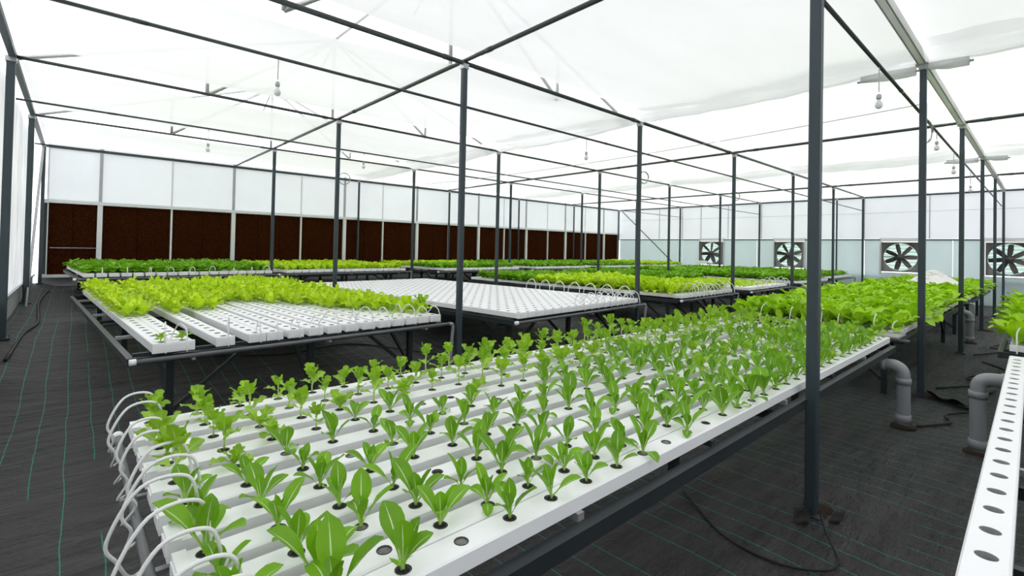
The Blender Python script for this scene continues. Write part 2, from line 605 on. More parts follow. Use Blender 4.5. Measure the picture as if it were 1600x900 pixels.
# fan wall
wall_right = MB().box(XR + .06, XR + .09, YN, YB, 0.0, 0.90).build('wall_right', 'panel_green')
struct(wall_right, 'end wall of clouded panels holding four extractor fans')
FANS = [11.43, 7.83, 3.86, 0.90]
FR = 0.58
FZ = 1.66
edges = sorted([f - FR - .04 for f in FANS] + [f + FR + .04 for f in FANS] + [-7, -5, -3, -1.2, 2.35, 5.04, 6.0, 9.24, 13.0, 14.2, 15.6, 17.0])
for a, b in zip(edges[:-1], edges[1:]):
    mid = (a + b) / 2
    infan = any(abs(mid - f) < FR for f in FANS)
    if infan:
        MB().box(XR - .005, XR + .02, a, b, 0.02, 1.04).build('panel', 'panel_green', wall_right)
    else:
        MB().box(XR - .005, XR + .02, a + .008, b - .008, 0.02, 2.31).build('panel', 'panel_green', wall_right)
for a, b in zip([-7, -5, -3, -1, 1.04, 3.0, 5.04, 6.9, 9.04, 10.6, 12.0, 13.04, 14.4, 15.7], [-5, -3, -1, 1.04, 3.0, 5.04, 6.9, 9.04, 10.6, 12.0, 13.04, 14.4, 15.7, 17.05]):
    MB().box(XR - .005, XR + .02, a + .008, b - .008, 2.37, TOP + .12).build('panel', 'panel', wall_right)
    MB().box(XR - .03, XR - .008, b - .012, b + .012, 2.37, TOP).build('mullion', 'galv', wall_right)
for a, b in zip([-7] + sorted(f + FR + .06 for f in FANS), sorted(f - FR - .06 for f in FANS) + [17.05]):
    MB().box(XR - .05, XR - .006, a, b, 2.31, 2.36).build('mid_rail', 'beam', wall_right)
MB().box(XR - .05, XR - .006, YN, YB, TOP - .01, TOP + .05).build('top_rail', 'beam', wall_right)
for f in FANS:
    for s in (-1, 1):
        MB().box(XR - .04, XR + .02, f + s * (FR + .05) - .03, f + s * (FR + .05) + .03, 0.95, 2.42).build('fan_jamb', 'white_metal', wall_right)
    MB().box(XR - .04, XR + .02, f - FR - .02, f + FR + .02, FZ + FR + .02, FZ + FR + .16).build('fan_lintel', 'white_metal', wall_right)

# ------------------------------------------------------------------ FRAME: posts and beams
ROWN = ['aisle post row', 'second post row from the aisle', 'third post row from the aisle', 'fourth post row from the aisle', 'cooling pad wall']
post_mesh = {}
def post(x, y, z1, label, mat='steel', w=0.068, rz=0.0, name='support_post', base=True):
    z0 = floor_z(x, y) - 0.01
    key = (round(z0, 2), round(z1, 2), mat, w)
    if key not in post_mesh:
        h = w / 2
        c = w * 0.12
        mb = MB()
        prof = [(h, -h + c), (h, h - c), (h - c, h), (-h + c, h), (-h, h - c), (-h, -h + c), (-h + c, -h), (h - c, -h)]
        n = 8
        mb.v = [(a, b, z) for z in (0, z1 - z0) for a, b in prof]
        for k_ in range(n):
            mb.f.append((k_, (k_ + 1) % n, n + (k_ + 1) % n, n + k_))
            mb.m.append(0)
        mb.f += [tuple(range(n - 1, -1, -1)), tuple(range(n, 2 * n))]
        mb.m += [0, 0]
        pm = mb.mesh('post_shaft', mat)
        fb = MB().box(-w * .95, w * .95, -w * .95, w * .95, 0.0, 0.022)
        for sx in (-1, 1):
            fb.lathe([(0.010, 0.022), (0.010, 0.034)], 6, c=(sx * w * .75, w * .75, 0))
        cm = MB().box(-w * .62, w * .62, -w * .62, w * .62, -0.05, 0.012)
        cm.tube([(-.05, 0, .02), (.05, 0, .02)], .014, 6)
        post_mesh[key] = (pm, fb.mesh('base_plate', mat), cm.mesh('cap_clamp', 'galv'))
    e = link(name, None, None, (x, y, z0), rz)
    e.empty_display_size = 0.1
    link('shaft', post_mesh[key][0], e)
    if base:
        link('base_plate', post_mesh[key][1], e)
    link('cap_clamp', post_mesh[key][2], e, (0, 0, z1 - z0))
    tag(e, label, 'post', 'grey steel support posts')
    return e

for j in range(4):
    for i in range(6):
        x = GX[i] if i < 5 else GX[i] + .05
        if i == 0 and j == 0:
            x -= .055
        if i == 5 and j >= 1:
            lab = 'grey steel post against the fan wall, end of the ' + ROWN[j]
        else:
            lab = 'grey steel post, %s from the viewer in the %s' % (nth(i), ROWN[j])
        post(x, GY[j] + (0.0 if j else -.01), TOP, lab)
for i in range(1, 6):
    post(GX[i], YB - .19, TOP, 'dark steel post in front of the brown cooling pads, %s from the left' % nth(i - 1), w=0.06)
post(XR - .12, 5.98, TOP, 'extra grey steel post on the fan wall between second and third fans', w=0.05)
for n, y in enumerate(GY[1:4]):
    post(XL + .0, y, TOP, 'dark steel post on the film side wall, %s from the viewer' % nth(n), w=0.085)
post(XL + .04, YB - .22, TOP, 'dark steel corner post where the film wall meets the cooling pads', w=0.07)

def beam(a, b, r, label, mat='beam', n=10, name='roof_beam', joints=(), sag=0.0, cat='beam', group='dark round roof beams'):
    a, b = Vector(a), Vector(b)
    mb = MB()
    if sag:
        N = 24
        pts = [a.lerp(b, t / N) - Vector((0, 0, sag * 4 * (t / N) * (1 - t / N))) for t in range(N + 1)]
    else:
        pts = [a, b]
    if joints:
        e = link(name, None, None, a)
        MB().tube([p - a for p in pts], r, n).build('tube', mat, e, True)
        d = (b - a).normalized()
        for t in joints:
            c = a.lerp(b, t) - a
            MB().tube([c - d * .05, c + d * .05], r * 1.16, n).build('coupling', mat, e, True)
        o = e
    else:
        o = mb.tube([p - a for p in pts], r, n).build(name, mat, None, True, a)
    tag(o, label, cat, group)
    return o

ZB = TOP + 0.03
for j in range(1, 4):
    beam((XL, GY[j], ZB), (XR, GY[j], ZB), [0, .030, .024, .022][j], 'dark round roof beam running along the %s' % ROWN[j], joints=(.165, .33, .49, .66, .82))
for i in (0, 2, 4):
    beam((GX[i], GY[0] - 8, ZB + .03), (GX[i], YB - .1, ZB + .03), .028, 'dark cross beam over the %s posts from the viewer, running to the cooling pads' % nth(i), joints=(.32, .48, .64, .8))
mb = MB()
mb.box(XL - .02, XL + .05, YN + .1, YB - .1, TOP, TOP + .075)
tag(mb.build('eave_rail', 'steel'), 'dark square eave rail on top of the film side wall posts', 'beam')
ge = link('valley_gutter', None, None, (3.0, GY[0], TOP + .012))
MB().box(-3.6, XR - 3.0, -.036, .036, 0.002, 0.014).build('gutter_floor', 'film_wrap', ge)
for s in (-1, 1):
    MB().box(-3.6, XR - 3.0, s * .036 - .006, s * .036 + .006, 0.002, .11).build('gutter_side', 'film_wrap', ge)
for i in range(6):
    MB().box(GX[i] - 3.06, GX[i] - 2.94, -.060, .060, -.006, .05).build('bracket', 'galv', ge)
tag(ge, 'pale film-wrapped gutter rail along the top of the aisle posts', 'gutter')

for j in range(4):
    x1 = XR
    beam((XL + .05, GY[j] + .055, 3.52), (x1, GY[j] + .055, 3.52), .017 if j < 2 else .014,
         'thin lower service pipe strapped along the %s' % ROWN[j], n=8, name='service_pipe', joints=(.04, .12, .3, .5, .7, .9), cat='pipe', group='thin lower service pipes')
beam((GX[1], GY[0], 3.56), (GX[1], GY[3], 3.56), .005, 'thin sagging wire strung between the second posts from the viewer', 'galv', 5, 'wire', sag=.12, cat='wire', group='thin wires')
beam((XR - .10, GY[0] - 3, 3.45), (XR - .10, YB - .3, 3.45), .006, 'thin cable strung across the fan wall above the fans', 'galv', 5, 'wire', sag=.05, cat='wire', group='thin wires')
# diagonal braces
o = MB().tube([(0, 0, 0), (0, -4.0, -3.50)], .026, 8).build('diagonal_brace', 'beam', None, True, (XR - .18, YB - .35, TOP - .05))
tag(o, 'long dark diagonal brace in the far corner by the fan wall', 'brace')
o = MB().tube([(0, 0, 0), (0.0, -4.0, -3.52)], .024, 8).build('diagonal_brace', 'galv', None, True, (XL + .03, GY[4] - .4, TOP - .1))
tag(o, 'grey diagonal brace against the film side wall', 'brace')
# roof trusses above the film
def truss(y, label):
    e = link('roof_truss', None, None, (GX[0], y, TOP + .1))
    segs = [((-4.3, 0, 0), (0, 0, 1.55)), ((0, 0, 1.55), (4.0, 0, 0)), ((0, 0, 0), (0, 0, 1.55)), ((-2.1, 0, 0), (-2.1, 0, .78)),
            ((-2.1, 0, 0), (0, 0, 1.55)), ((2.1, 0, 0), (0, 0, 1.55)), ((2.1, 0, 0), (2.1, 0, .76))]
    for a, b in segs:
        MB().tube([a, b], .03, 7).build('strut', 'galv', e, True)
    for s in (-1, 1):
        MB().tube([(0, 0, 1.5), (0, s * 1.0, 1.02)], .022, 6).build('wind_brace', 'galv', e, True)
    tag(e, label, 'truss', 'roof trusses above the ceiling film')
for j in range(1, 4):
    truss(GY[j] + .32, 'faint steel roof truss above the film behind the %s' % ROWN[j])
o = MB().tube([(-4.3, 0, 0), (-4.3, 8.2, 0)], .03, 7).build('ridge_purlin', 'galv', None, True, (GX[0] + 4.3, GY[1] + .2, TOP + 1.66))
tag(o, 'faint ridge purlin above the ceiling film', 'purlin')

# rolled film ends and loose drapes by the aisle gutter
for n, (gi, lab) in enumerate(((1, 'rolled end of milky film beside the second aisle post'), (3, 'rolled end of milky film beside the fourth aisle post'))):
    x = GX[gi] - .02
    e = link('film_roll', None, None, (x, GY[0], TOP - .055))
    for a, b, r in ((.06, .62, .060), (-.42, -.06, .055)):
        MB().tube([(0, a, 0), (.01, (a + b) / 2, .012), (0, b, .03)], [r, r * 1.1, r * .75], 12).build('roll', 'film_thick', e, True)
    MB().tube([(0, -.46, .0), (0, .66, .0)], .014, 8).build('core_tube', 'galv', e, True)
    tag(e, lab, 'film roll', 'rolled film ends by the aisle gutter')

# loops of wire on posts
def wire_loop(x, y, z, r, label):
    pts = []
    for k_ in range(26):
        a = k_ / 25 * 2 * math.pi * 1.9
        pts.append((math.cos(a) * r + r * .9, -math.cos(a) * r * .3 + .02 * k_ / 25, math.sin(a) * r * 1.1))
    o = MB().tube(pts, .008, 5).build('wire_loop', 'galv', None, True, (x + .035, y - .03, z))
    tag(o, label, 'wire', 'coiled wire loops on posts')
wire_loop(GX[0], GY[2], 2.95, .10, 'coiled wire loop hanging on the post left of the tall centre post')
wire_loop(GX[1], GY[1], 3.05, .10, 'coiled wire loop on the second post of the second post row')
wire_loop(GX[2], GY[1], 3.05, .09, 'coiled wire loop on the third post of the second post row')
wire_loop(GX[1], GY[0], 3.25, .13, 'coiled wire loop on the second aisle post below the gutter')
# ------------------------------------------------------------------ cooling pads
block_mesh = {}
for i in range(len(PB) - 1):
    x0, x1 = PB[i], PB[i + 1]
    e = link('cooling_pad', None, None, ((x0 + x1) / 2, YB, .775))
    w = x1 - x0
    ml = (0.055 if i % 2 == 1 else 0.022)
    mr = (0.055 if i % 2 == 0 else 0.022)
    for s, mm in ((-1, ml), (1, mr)):
        xa = s * w / 2
        MB().box(min(xa, xa - s * mm), max(xa, xa - s * mm), -.09, .08, 0, 1.83).build('frame_upright', 'white_metal', e)
    nb = 2 if w < 1.8 else 3
    a0, a1 = -w / 2 + ml, w / 2 - mr
    for b in range(nb):
        xa = a0 + (a1 - a0) * b / nb + .004
        xb = a0 + (a1 - a0) * (b + 1) / nb - .004
        mb = MB()
        c = .012
        d = -.035 + .008 * ((b + i) % 2)
        vs = [(xa, d + c, 0), (xa + c, d, 0), (xb - c, d, 0), (xb, d + c, 0), (xb, .07, 0), (xa, .07, 0)]
        n = 6
        mb.v = vs + [(p[0], p[1], 1.83) for p in vs]
        mb.f = [tuple((k_, (k_ + 1) % n, n + (k_ + 1) % n, n + k_)) for k_ in range(n)] + [tuple(range(n - 1, -1, -1)), tuple(range(n, 2 * n))]
        mb.m = [0] * 8
        mb.build('pad_block', 'pad', e)
    tag(e, 'brown honeycomb cooling pad in white frame, %s from the film side wall' % nth(i), 'cooling pad', 'brown cooling pads')
o = MB().tube([(0, 0, 0), (.9, 0, 0)], .012, 6).build('pipe', 'galv', None, True, (-.48, YB - .115, 1.46))
tag(o, 'thin grey pipe crossing the leftmost brown cooling pad', 'pipe')

# ------------------------------------------------------------------ fans
def fan_meshes():
    r0 = 0.535
    box = MB()
    S_ = FR
    for (y0, y1, z0, z1) in ((-S_, S_, S_ - .03, S_), (-S_, S_, -S_, -S_ + .03), (-S_, -S_ + .03, -S_ + .03, S_ - .03), (S_ - .03, S_, -S_ + .03, S_ - .03)):
        box.box(-.16, .14, y0, y1, z0, z1)
    # face plate with round opening
    pl = MB()
    N = 32
    for k_ in range(N):
        a = 2 * math.pi * k_ / N
        c_, s_ = math.cos(a), math.sin(a)
        m_ = max(abs(c_), abs(s_))
        pl.v += [(-.10, r0 * c_, r0 * s_), (-.10, (S_ - .03) * c_ / m_, (S_ - .03) * s_ / m_), (.02, r0 * c_, r0 * s_)]
    for k_ in range(N):
        q, p = 3 * k_, 3 * ((k_ + 1) % N)
        pl.f += [(q, q + 1, p + 1, p), (q, p, p + 2, q + 2)]
        pl.m += [0, 0]
    hub = MB()
    hub.tube([(-.10, 0, 0), (-.07, 0, 0), (.02, 0, 0)], [.07, .115, .115], 16)
    hub.tube([(-.13, 0, 0), (-.09, 0, 0)], .035, 10)
    bl = MB()
    nseg = 5
    for q in range(nseg + 1):
        t = q / nseg
        r = .09 + t * .425
        w = .050 + .045 * math.sin(math.pi * min(1, .25 + .65 * t))
        tw = math.radians(52 - 22 * t)
        for s in (-1, 1):
            for th in (-.004, .004):
                bl.v.append((-.035 + s * w * math.sin(tw) * .9 + th, s * w * math.cos(tw) * 1.1, r))
    for q in range(nseg):
        b = q * 4
        bl.f += [(b, b + 4, b + 6, b + 2), (b + 1, b + 3, b + 7, b + 5), (b, b + 1, b + 5, b + 4), (b + 2, b + 6, b + 7, b + 3)]
    e = nseg * 4
    bl.f += [(0, 2, 3, 1), (e, e + 1, e + 3, e + 2)]
    bl.m = [0] * len(bl.f)
    slat = MB()
    slat.v = [(.10, -.54, -.062), (.10, .54, -.062), (.125, .54, .062), (.125, -.54, .062), (.104, -.54, -.062), (.104, .54, -.062), (.129, .54, .062), (.129, -.54, .062)]
    slat.f = [(0, 1, 2, 3), (7, 6, 5, 4), (0, 4, 5, 1), (2, 6, 7, 3), (0, 3, 7, 4), (1, 5, 6, 2)]
    slat.m = [0] * 6
    sup = MB().bar((.05, -.54, 0), (.05, .54, 0), .03, .03)
    return (box.mesh('housing', 'fan_box'), pl.mesh('face_ring', 'fan_box', True), hub.mesh('hub', 'fan', True), bl.mesh('blade', 'fan'), slat.mesh('louvre_slat', 'louvre'), sup.mesh('motor_bar', 'fan'))
FM = fan_meshes()
FLAB = ['dark extractor fan farthest left on the fan wall', 'dark extractor fan just left of the tall near post', 'dark extractor fan beside the second aisle post',
        'dark extractor fan at the right edge behind the aisle']
for n, f in enumerate(FANS):
    e = link('extractor_fan', None, None, (XR - .02, f, FZ))
    link('housing', FM[0], e)
    link('face_ring', FM[1], e)
    link('hub', FM[2], e)
    link('motor_bar', FM[5], e)
    for k_ in range(7):
        b = link('blade', FM[3], e)
        b.rotation_euler = (2 * math.pi * k_ / 7 + .1 + n * .3, 0, 0)
    for k_ in range(8):
        link('louvre_slat', FM[4], e, (0, 0, -.47 + k_ * .134))
    tag(e, FLAB[n], 'fan', 'extractor fans on the fan wall')

# ------------------------------------------------------------------ growing tables
def channel_mesh(L, w, h, holes, r, nring=12, hole_mat='hole'):
    mb = MB()
    a = w / 2 - .006
    hb = w / 2
    q = min(a, .06)
    n = nring
    xs = [0.0]
    for hx in holes:
        xs += [hx - q, hx + q]
    xs.append(L)
    for i in range(0, len(xs), 2):
        if xs[i + 1] - xs[i] > 1e-5:
            mb.add([(xs[i], -a, 0), (xs[i + 1], -a, 0), (xs[i + 1], a, 0), (xs[i], a, 0)], [(0, 1, 2, 3)])
    for hx in holes:
        b = len(mb.v)
        for k_ in range(n):
            an = 2 * math.pi * (k_ + .5) / n if n % 8 else 2 * math.pi * k_ / n
            c_, s_ = math.cos(an), math.sin(an)
            m_ = max(abs(c_), abs(s_))
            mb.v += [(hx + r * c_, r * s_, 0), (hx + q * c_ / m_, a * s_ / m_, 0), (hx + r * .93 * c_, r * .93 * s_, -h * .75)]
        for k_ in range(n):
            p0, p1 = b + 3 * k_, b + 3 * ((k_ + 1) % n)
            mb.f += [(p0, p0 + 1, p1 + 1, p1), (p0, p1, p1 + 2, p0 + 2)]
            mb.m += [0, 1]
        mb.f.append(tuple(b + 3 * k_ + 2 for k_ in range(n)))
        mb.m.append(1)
    for s in (-1, 1):
        v = [(0, s * a, 0), (L, s * a, 0), (L, s * hb, -.006), (0, s * hb, -.006), (L, s * hb, -h), (0, s * hb, -h)]
        f = [(0, 1, 2, 3), (3, 2, 4, 5)]
        mb.add(v, f if s < 0 else [tuple(reversed(t)) for t in f])
    mb.add([(0, -hb, -h), (L, -hb, -h), (L, hb, -h), (0, hb, -h)], [(3, 2, 1, 0)])
    for x in (0, L):
        v = [(x, -a, 0), (x, a, 0), (x, hb, -.006), (x, hb, -h), (x, -hb, -h), (x, -hb, -.006)]
        mb.add(v, [(0, 1, 2, 3, 4, 5) if x else (5, 4, 3, 2, 1, 0)])
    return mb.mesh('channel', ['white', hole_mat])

def cap_mesh(w, h):
    mb = MB()
    mb.box(-.012, .022, -w / 2 - .003, w / 2 + .003, -h - .003, .003)
    mb.box(-.016, -.012, -w / 2 + .012, w / 2 - .012, -h + .01, -.010)
    return mb.mesh('end_cap', 'white')

CH, CAPM = {}, {}
class Table:
    pass

def make_table(name, title, org, rot, L, W, z, cw, chh, vs, holes, hr, cap=True, rail_off=0.02, legs=None, nring=12,
               short=None, feed=True, zleg=None, brace=True, build_channels=True, cross=None, left_extra=0.0, ly=None, down=True, hole_mat='hole'):
    """local x along the channels, local y across; vs = channel centres across"""
    T = Table()
    ca, sa = math.cos(rot), math.sin(rot)
    T.title, T.z, T.rot, T.holes, T.vs, T.org = title, z, rot, holes, vs, org
    T.short = short or title
    T.w = lambda u, v, zz=0.0: Vector((org[0] + u * ca - v * sa, org[1] + u * sa + v * ca, zz))
    e = link(name, None, None, (org[0], org[1], 0), rot)
    tag(e, title, 'table', 'steel growing tables')
    zt = z - chh            # top of cross bars
    zr = zt - .030          # top of the rails
    y0, y1 = -rail_off, W + rail_off + left_extra
    for yv in (y0, y1):
        mb = MB().box(.02, L - .02, yv - .02, yv + .02, zr - .060, zr)
        mb.box(.02, L - .02, yv - .024, yv + .024, zr - .003, zr + .003)
        mb.build('side_rail', 'rail', e)
    for xv in (.03, L - .03):
        MB().box(xv - .02, xv + .02, y0 + .02, y1 - .02, zr - .055, zr - .001).build('end_rail', 'rail', e)
    nc = cross or max(3, int(L / 1.0) + 1)
    for k_ in range(nc):
        xv = .10 + (L - .2) * k_ / (nc - 1)
        MB().box(xv - .016, xv + .016, y0 + .021, y1 - .021, zt - .030, zt - .001).build('cross_bar', 'galv' if k_ % 2 else 'rail', e)
    lx = [.45, L / 2, L - .45] if legs is None else legs
    ly = ly or ([.22, W - .22] if W < 2.6 else [.22, W / 2, W - .22])
    for a in lx:
        for b in ly:
            wp = T.w(a, b)
            zf = floor_z(wp.x, wp.y)
            MB().box(a - .03, a + .03, b - .03, b + .03, zf, zr - .055).build('leg', 'rail', e)
        MB().box(a - .02, a + .02, y0 + .02, y1 - .02, zr - .11, zr - .056).build('bearer', 'rail', e)
    if brace:
        for b in ly:
            for a, s in ((lx[0], 1), (lx[-1], -1)):
                wp = T.w(a, b)
                MB().bar((a + s * .03, b, floor_z(wp.x, wp.y) + .22), (a + s * .62, b, zr - .06), .035, .035).build('brace', 'rail', e)
        for a in (lx[0],):
            for b, s in ((ly[0], 1), (ly[-1], -1)):
                wp = T.w(a, b)
                MB().bar((a, b + s * .03, floor_z(wp.x, wp.y) + .16), (a, b + s * .62, zr - .08), .035, .035).build('brace', 'rail', e)
    if feed:
        fx, fz = -.10, zt - .035
        p = MB().tube([(fx, -.10, fz), (fx, W + .10, fz)], .018, 10).build('feed_pipe', 'dark_pipe', e, True)
        MB().tube([(fx, W + .09, fz), (fx, W + .135, fz)], .026, 10).build('pipe_cap', 'white', p, True)
        wp = T.w(fx, -.10)
        if down:
            MB().tube(catmull([(fx, -.06, fz), (fx, -.11, fz - .01), (fx, -.125, fz - .06), (fx + .01, -.12, fz - .2), (fx + .03, -.10, floor_z(wp.x, wp.y))], 4), .022, 10).build('down_pipe', 'pipe', e, True)
        for k_ in range(3):
            yv = .3 + (W - .6) * k_ / 2
            MB().box(fx - .03, .05, yv - .012, yv + .012, fz - .034, fz - .018).build('pipe_clip', 'galv', e)
    T.e = e
    T.L, T.W, T.cw, T.chh = L, W, cw, chh
    if build_channels:
        key = (round(L, 2), cw, chh, len(holes), hr, nring, hole_mat)
        if key not in CH:
            CH[key] = channel_mesh(L, cw, chh, holes, hr, nring, hole_mat)
            CAPM[(cw, chh)] = cap_mesh(cw, chh)
        T.ch = []
        for i, v in enumerate(vs):
            dx = 0.0
            c = link('grow_channel', None, None, T.w(dx, v, z), rot)
            link('trough', CH[key], c)
            if cap:
                link('end_cap', CAPM[(cw, chh)], c)
            tag(c, 'white channel on the %s, %s from its %s' % (T.short, nth(i), 'aisle side' if rot < 1 else 'right side'), 'channel', 'white grow channels')
            T.ch.append(c)
    return T

hx1 = [0.09 + .19 * k_ for k_ in range(33)]
hx0 = [h_ - .03 for h_ in hx1]
V1 = [0.055, 0.162, 0.312, 0.467, 0.637, 0.812, 0.997, 1.190, 1.380, 1.570, 1.760]
T1 = make_table('growing_table', 'front steel table of white channels with young seedlings', (0.23, 1.09), .004, 6.20, 1.82, .83, .10, .055, V1, hx0, .0225,
                short='front seedling table', nring=16, legs=[.5, 3.1, 5.7], brace=False, feed=False, rail_off=.03, ly=[.75, 1.5])
V2 = [0.055 + .178 * k_ for k_ in range(11)]
T2 = make_table('growing_table', 'aisle table of dense leafy heads behind the front seedling table', (7.02, 1.13), .006, 6.2, 1.88, .83, .10, .055, V2, hx1, .0225,
                short='dense aisle table', nring=8, down=False)
T3 = make_table('growing_table', 'third aisle table nearest the fan wall with drooping lettuces', (13.9, 1.15), .004, 6.2, 1.9, .83, .10, .055, V2, hx1, .0225,
                short='third aisle table', nring=8)
V4 = [1.745 - .055 - .19 * k_ for k_ in range(9)]
T4 = make_table('growing_table', 'empty table of white channels at the right edge across the aisle', (0.05, -1.60), .014, 6.15, 1.745, .83, .105, .060, V4, [0.05 + .19 * k_ for k_ in range(32)], .0265,
                short='right edge table', nring=24, legs=[.5, 3.1, 5.7], brace=False, feed=False, rail_off=-.07, ly=[.3, 1.2], hole_mat='hole_grey')
T5 = make_table('growing_table', 'lettuce table at the right edge farther down the aisle', (6.95, -1.45), .014, 6.2, 1.75, .83, .10, .055, [0.05 + .178 * k_ for k_ in range(10)], hx1, .0225,
                short='far right lettuce table', nring=8, feed=False)
R = math.radians
# local y runs to the left of the channel direction: origin is the near right corner
hxM = [0.07 + .19 * k_ for k_ in range(32)]
LMx = [.555, .705, 1.02, 1.29, 1.45, 1.65, 1.85, 2.05, 2.25, 2.45, 2.65, 2.83, 3.01, 3.19, 3.37]
VLM = sorted(3.45 - x for x in LMx)
TL = make_table('growing_table', 'left table with bare channel ends and pale lettuces behind', (3.46, 5.16), R(93.6), 6.1, 3.0, .83, .145, .075, VLM, hxM, .027,
                short='left lettuce table', nring=12, legs=[.35, 3.0, 5.7], left_extra=.09)
VW = [.095 + .19 * k_ for k_ in range(17)]
TW = make_table('growing_table', 'empty white table of bare channels behind the tall centre post', (7.58, 4.98), R(95.0), 6.3, 3.24, .83, .168, .070, VW, hxM + [6.15], .029,
                short='empty white table', nring=8, legs=[.35, 3.1, 5.9])
VB = [.095 + .19 * k_ for k_ in range(14)]
TB = make_table('growing_table', 'lime lettuce table right of the empty white table', (11.58, 5.02), R(93.2), 6.4, 2.72, .83, .15, .065, VB, hxM, .026,
                short='lime lettuce table', nring=8, legs=[.35, 3.1, 5.9])
VP_ = [.095 + .19 * k_ for k_ in range(16)]
TP = make_table('growing_table', 'table of tiny pale seedlings right of the lime lettuce table', (15.5, 5.12), R(93.0), 6.4, 3.1, .83, .15, .065, VP_, hxM, .026,
                short='pale seedling table', nring=8)
TD = make_table('growing_table', 'dark green lettuce table beyond the pale seedling table', (19.5, 5.15), R(92.0), 6.4, 3.1, .86, .15, .065, VP_, hxM, .026,
                short='dark lettuce table', nring=8)
TE = make_table('growing_table', 'dark green lettuce table closest to the fan wall', (23.2, 5.3), R(91.0), 6.4, 2.9, .90, .15, .065, VP_[:15], hxM, .026,
                short='fan wall lettuce table', nring=8)
ZR2 = 1.04
hxS = [0.07 + .19 * k_ for k_ in range(20)]
VS = [.095 + .19 * k_ for k_ in range(18)]
S1 = make_table('growing_table', 'back table of dark green lettuces left of the cooling pads', (3.52, 12.42), R(94.0), 3.9, 3.42, ZR2, .15, .065, VS, hxS, .026, short='back left dark table', nring=8)
S2 = make_table('growing_table', 'back table of lime lettuces in front of the cooling pads', (7.25, 12.68), R(93.5), 3.7, 3.5, ZR2, .15, .065, VS, hxS[:19], .026, short='back lime table', nring=8)
S3 = make_table('growing_table', 'third back table of lettuces in front of the cooling pads', (11.5, 12.35), R(92.5), 3.9, 3.4, ZR2, .15, .065, VS[:17], hxS, .026, short='third back table', nring=8)
S4 = make_table('growing_table', 'fourth back table of lettuces in front of the cooling pads', (15.5, 12.4), R(92), 3.9, 3.4, ZR2, .15, .065, VS[:17], hxS, .026, short='fourth back table', nring=8)
S5 = make_table('growing_table', 'fifth back table of lettuces in front of the cooling pads', (19.5, 12.4), R(92), 3.9, 3.4, ZR2, .15, .065, VS[:17], hxS, .026, short='fifth back table', nring=8)
S6 = make_table('growing_table', 'last back table of lettuces in the far corner', (23.3, 12.4), R(91), 3.9, 3.2, ZR2, .15, .065, VS[:16], hxS, .026, short='far corner table', nring=8)

# front table: manifold pipe at the hose end
p = MB().tube([(-.05, -.15, .752), (-.05, 1.86, .752)], .015, 12).build('feed_pipe', 'dark_pipe', T1.e, True)
MB().tube([(-.05, 1.85, .752), (-.05, 1.89, .752)], .024, 12).build('pipe_cap', 'white', p, True)
for k_ in range(4):
    MB().box(-.08, .04, .1 + k_ * .55 - .012, .1 + k_ * .55 + .012, .716, .732).build('pipe_clip', 'galv', T1.e)

# drain pipes with elbows
def drain(name, pts, r, label, collar):
    e = link(name, None, None, (pts[-1][0], pts[-1][1], 0))
    b = Vector((pts[-1][0], pts[-1][1], 0))
    path = [Vector(p_) - b for p_ in catmull(pts, 5)]
    MB().tube(path, r, 18).build('pipe', 'pipe', e, True)
    for (p0, p1) in collar:
        MB().tube([Vector(p0) - b, Vector(p1) - b], r * 1.14, 18).build('socket', 'pipe', e, True)
    MB().lathe([(r * 1.9, 0.0), (r * 1.7, .025), (r * 1.2, .035)], 14).build('soil_collar', 'soil', e, True)
    tag(e, label, 'pipe', 'grey drain pipes beside the aisle')
def drain_at(x, ya, yb, z, label):
    r = .056
    s = 1 if yb > ya else -1
    pts = [(x, ya, z), (x, yb - s * .13, z), (x, yb - s * .05, z - .012), (x, yb - s * .01, z - .05), (x, yb, z - .13), (x, yb, z - .3), (x, yb, 0)]
    drain('drain_pipe', pts, r, label, [((x, yb, z - .115), (x, yb, z - .175)), ((x, yb - s * .14, z), (x, yb - s * .20, z)), ((x, yb, .05), (x, yb, .13))])
drain_at(6.12, 1.55, .955, .60, 'grey elbow drain pipe at the end of the front seedling table')
drain_at(13.15, 1.60, 1.03, .60, 'grey elbow drain pipe under the dense aisle table')
drain_at(5.80, .12, .40, .66, 'grey elbow drain pipe beside the right edge table')
mb = MB().box(-.09, .09, -.015, .015, -.14, .10)
for a in (-.06, 0, .06):
    mb.box(a - .008, a + .008, -.02, .02, -.13, .09)
tag(mb.build('drain_box', 'skirt', None, False, (5.80, .20, .69)), 'grey ribbed drain box where the elbow pipe meets the right edge table', 'box')

# ------------------------------------------------------------------ hoses
def hose(T, v, pts, r, label, sub=5):
    base = T.w(0, v, T.z)
    P_ = [T.w(p_[0], v + p_[1], T.z + p_[2]) - base for p_ in catmull(pts, sub)]
    o = MB().tube(P_, r, 6).build('feed_hose', 'hose', None, True, base)
    tag(o, label, 'hose', 'thin white feed hoses')
for i, v in enumerate(T1.vs):
    big = i < 6
    R_ = (.105 if big else .08) * random.uniform(.85, 1.15)
    dv = random.uniform(-.05, .01)
    ux = random.uniform(.07, .11)
    pts = [(ux, .012, -.004), (ux - .002, .010, .05), (ux - .035, dv * .3, .06 + R_ * .95), (ux - .05 - R_ * .95, dv * .7, .06 + R_ * .95), (ux - .05 - R_ * 1.65, dv, .03),
           (ux - .03 - R_ * 1.6, dv * 1.1 + .01, -.04), (-.085, dv * .6 + .03, -.105), (-.035, .045, -.085)]
    hose(T1, v, pts, .0052, 'white feed hose loop on the front seedling table, %s from the aisle' % nth(i), 6)
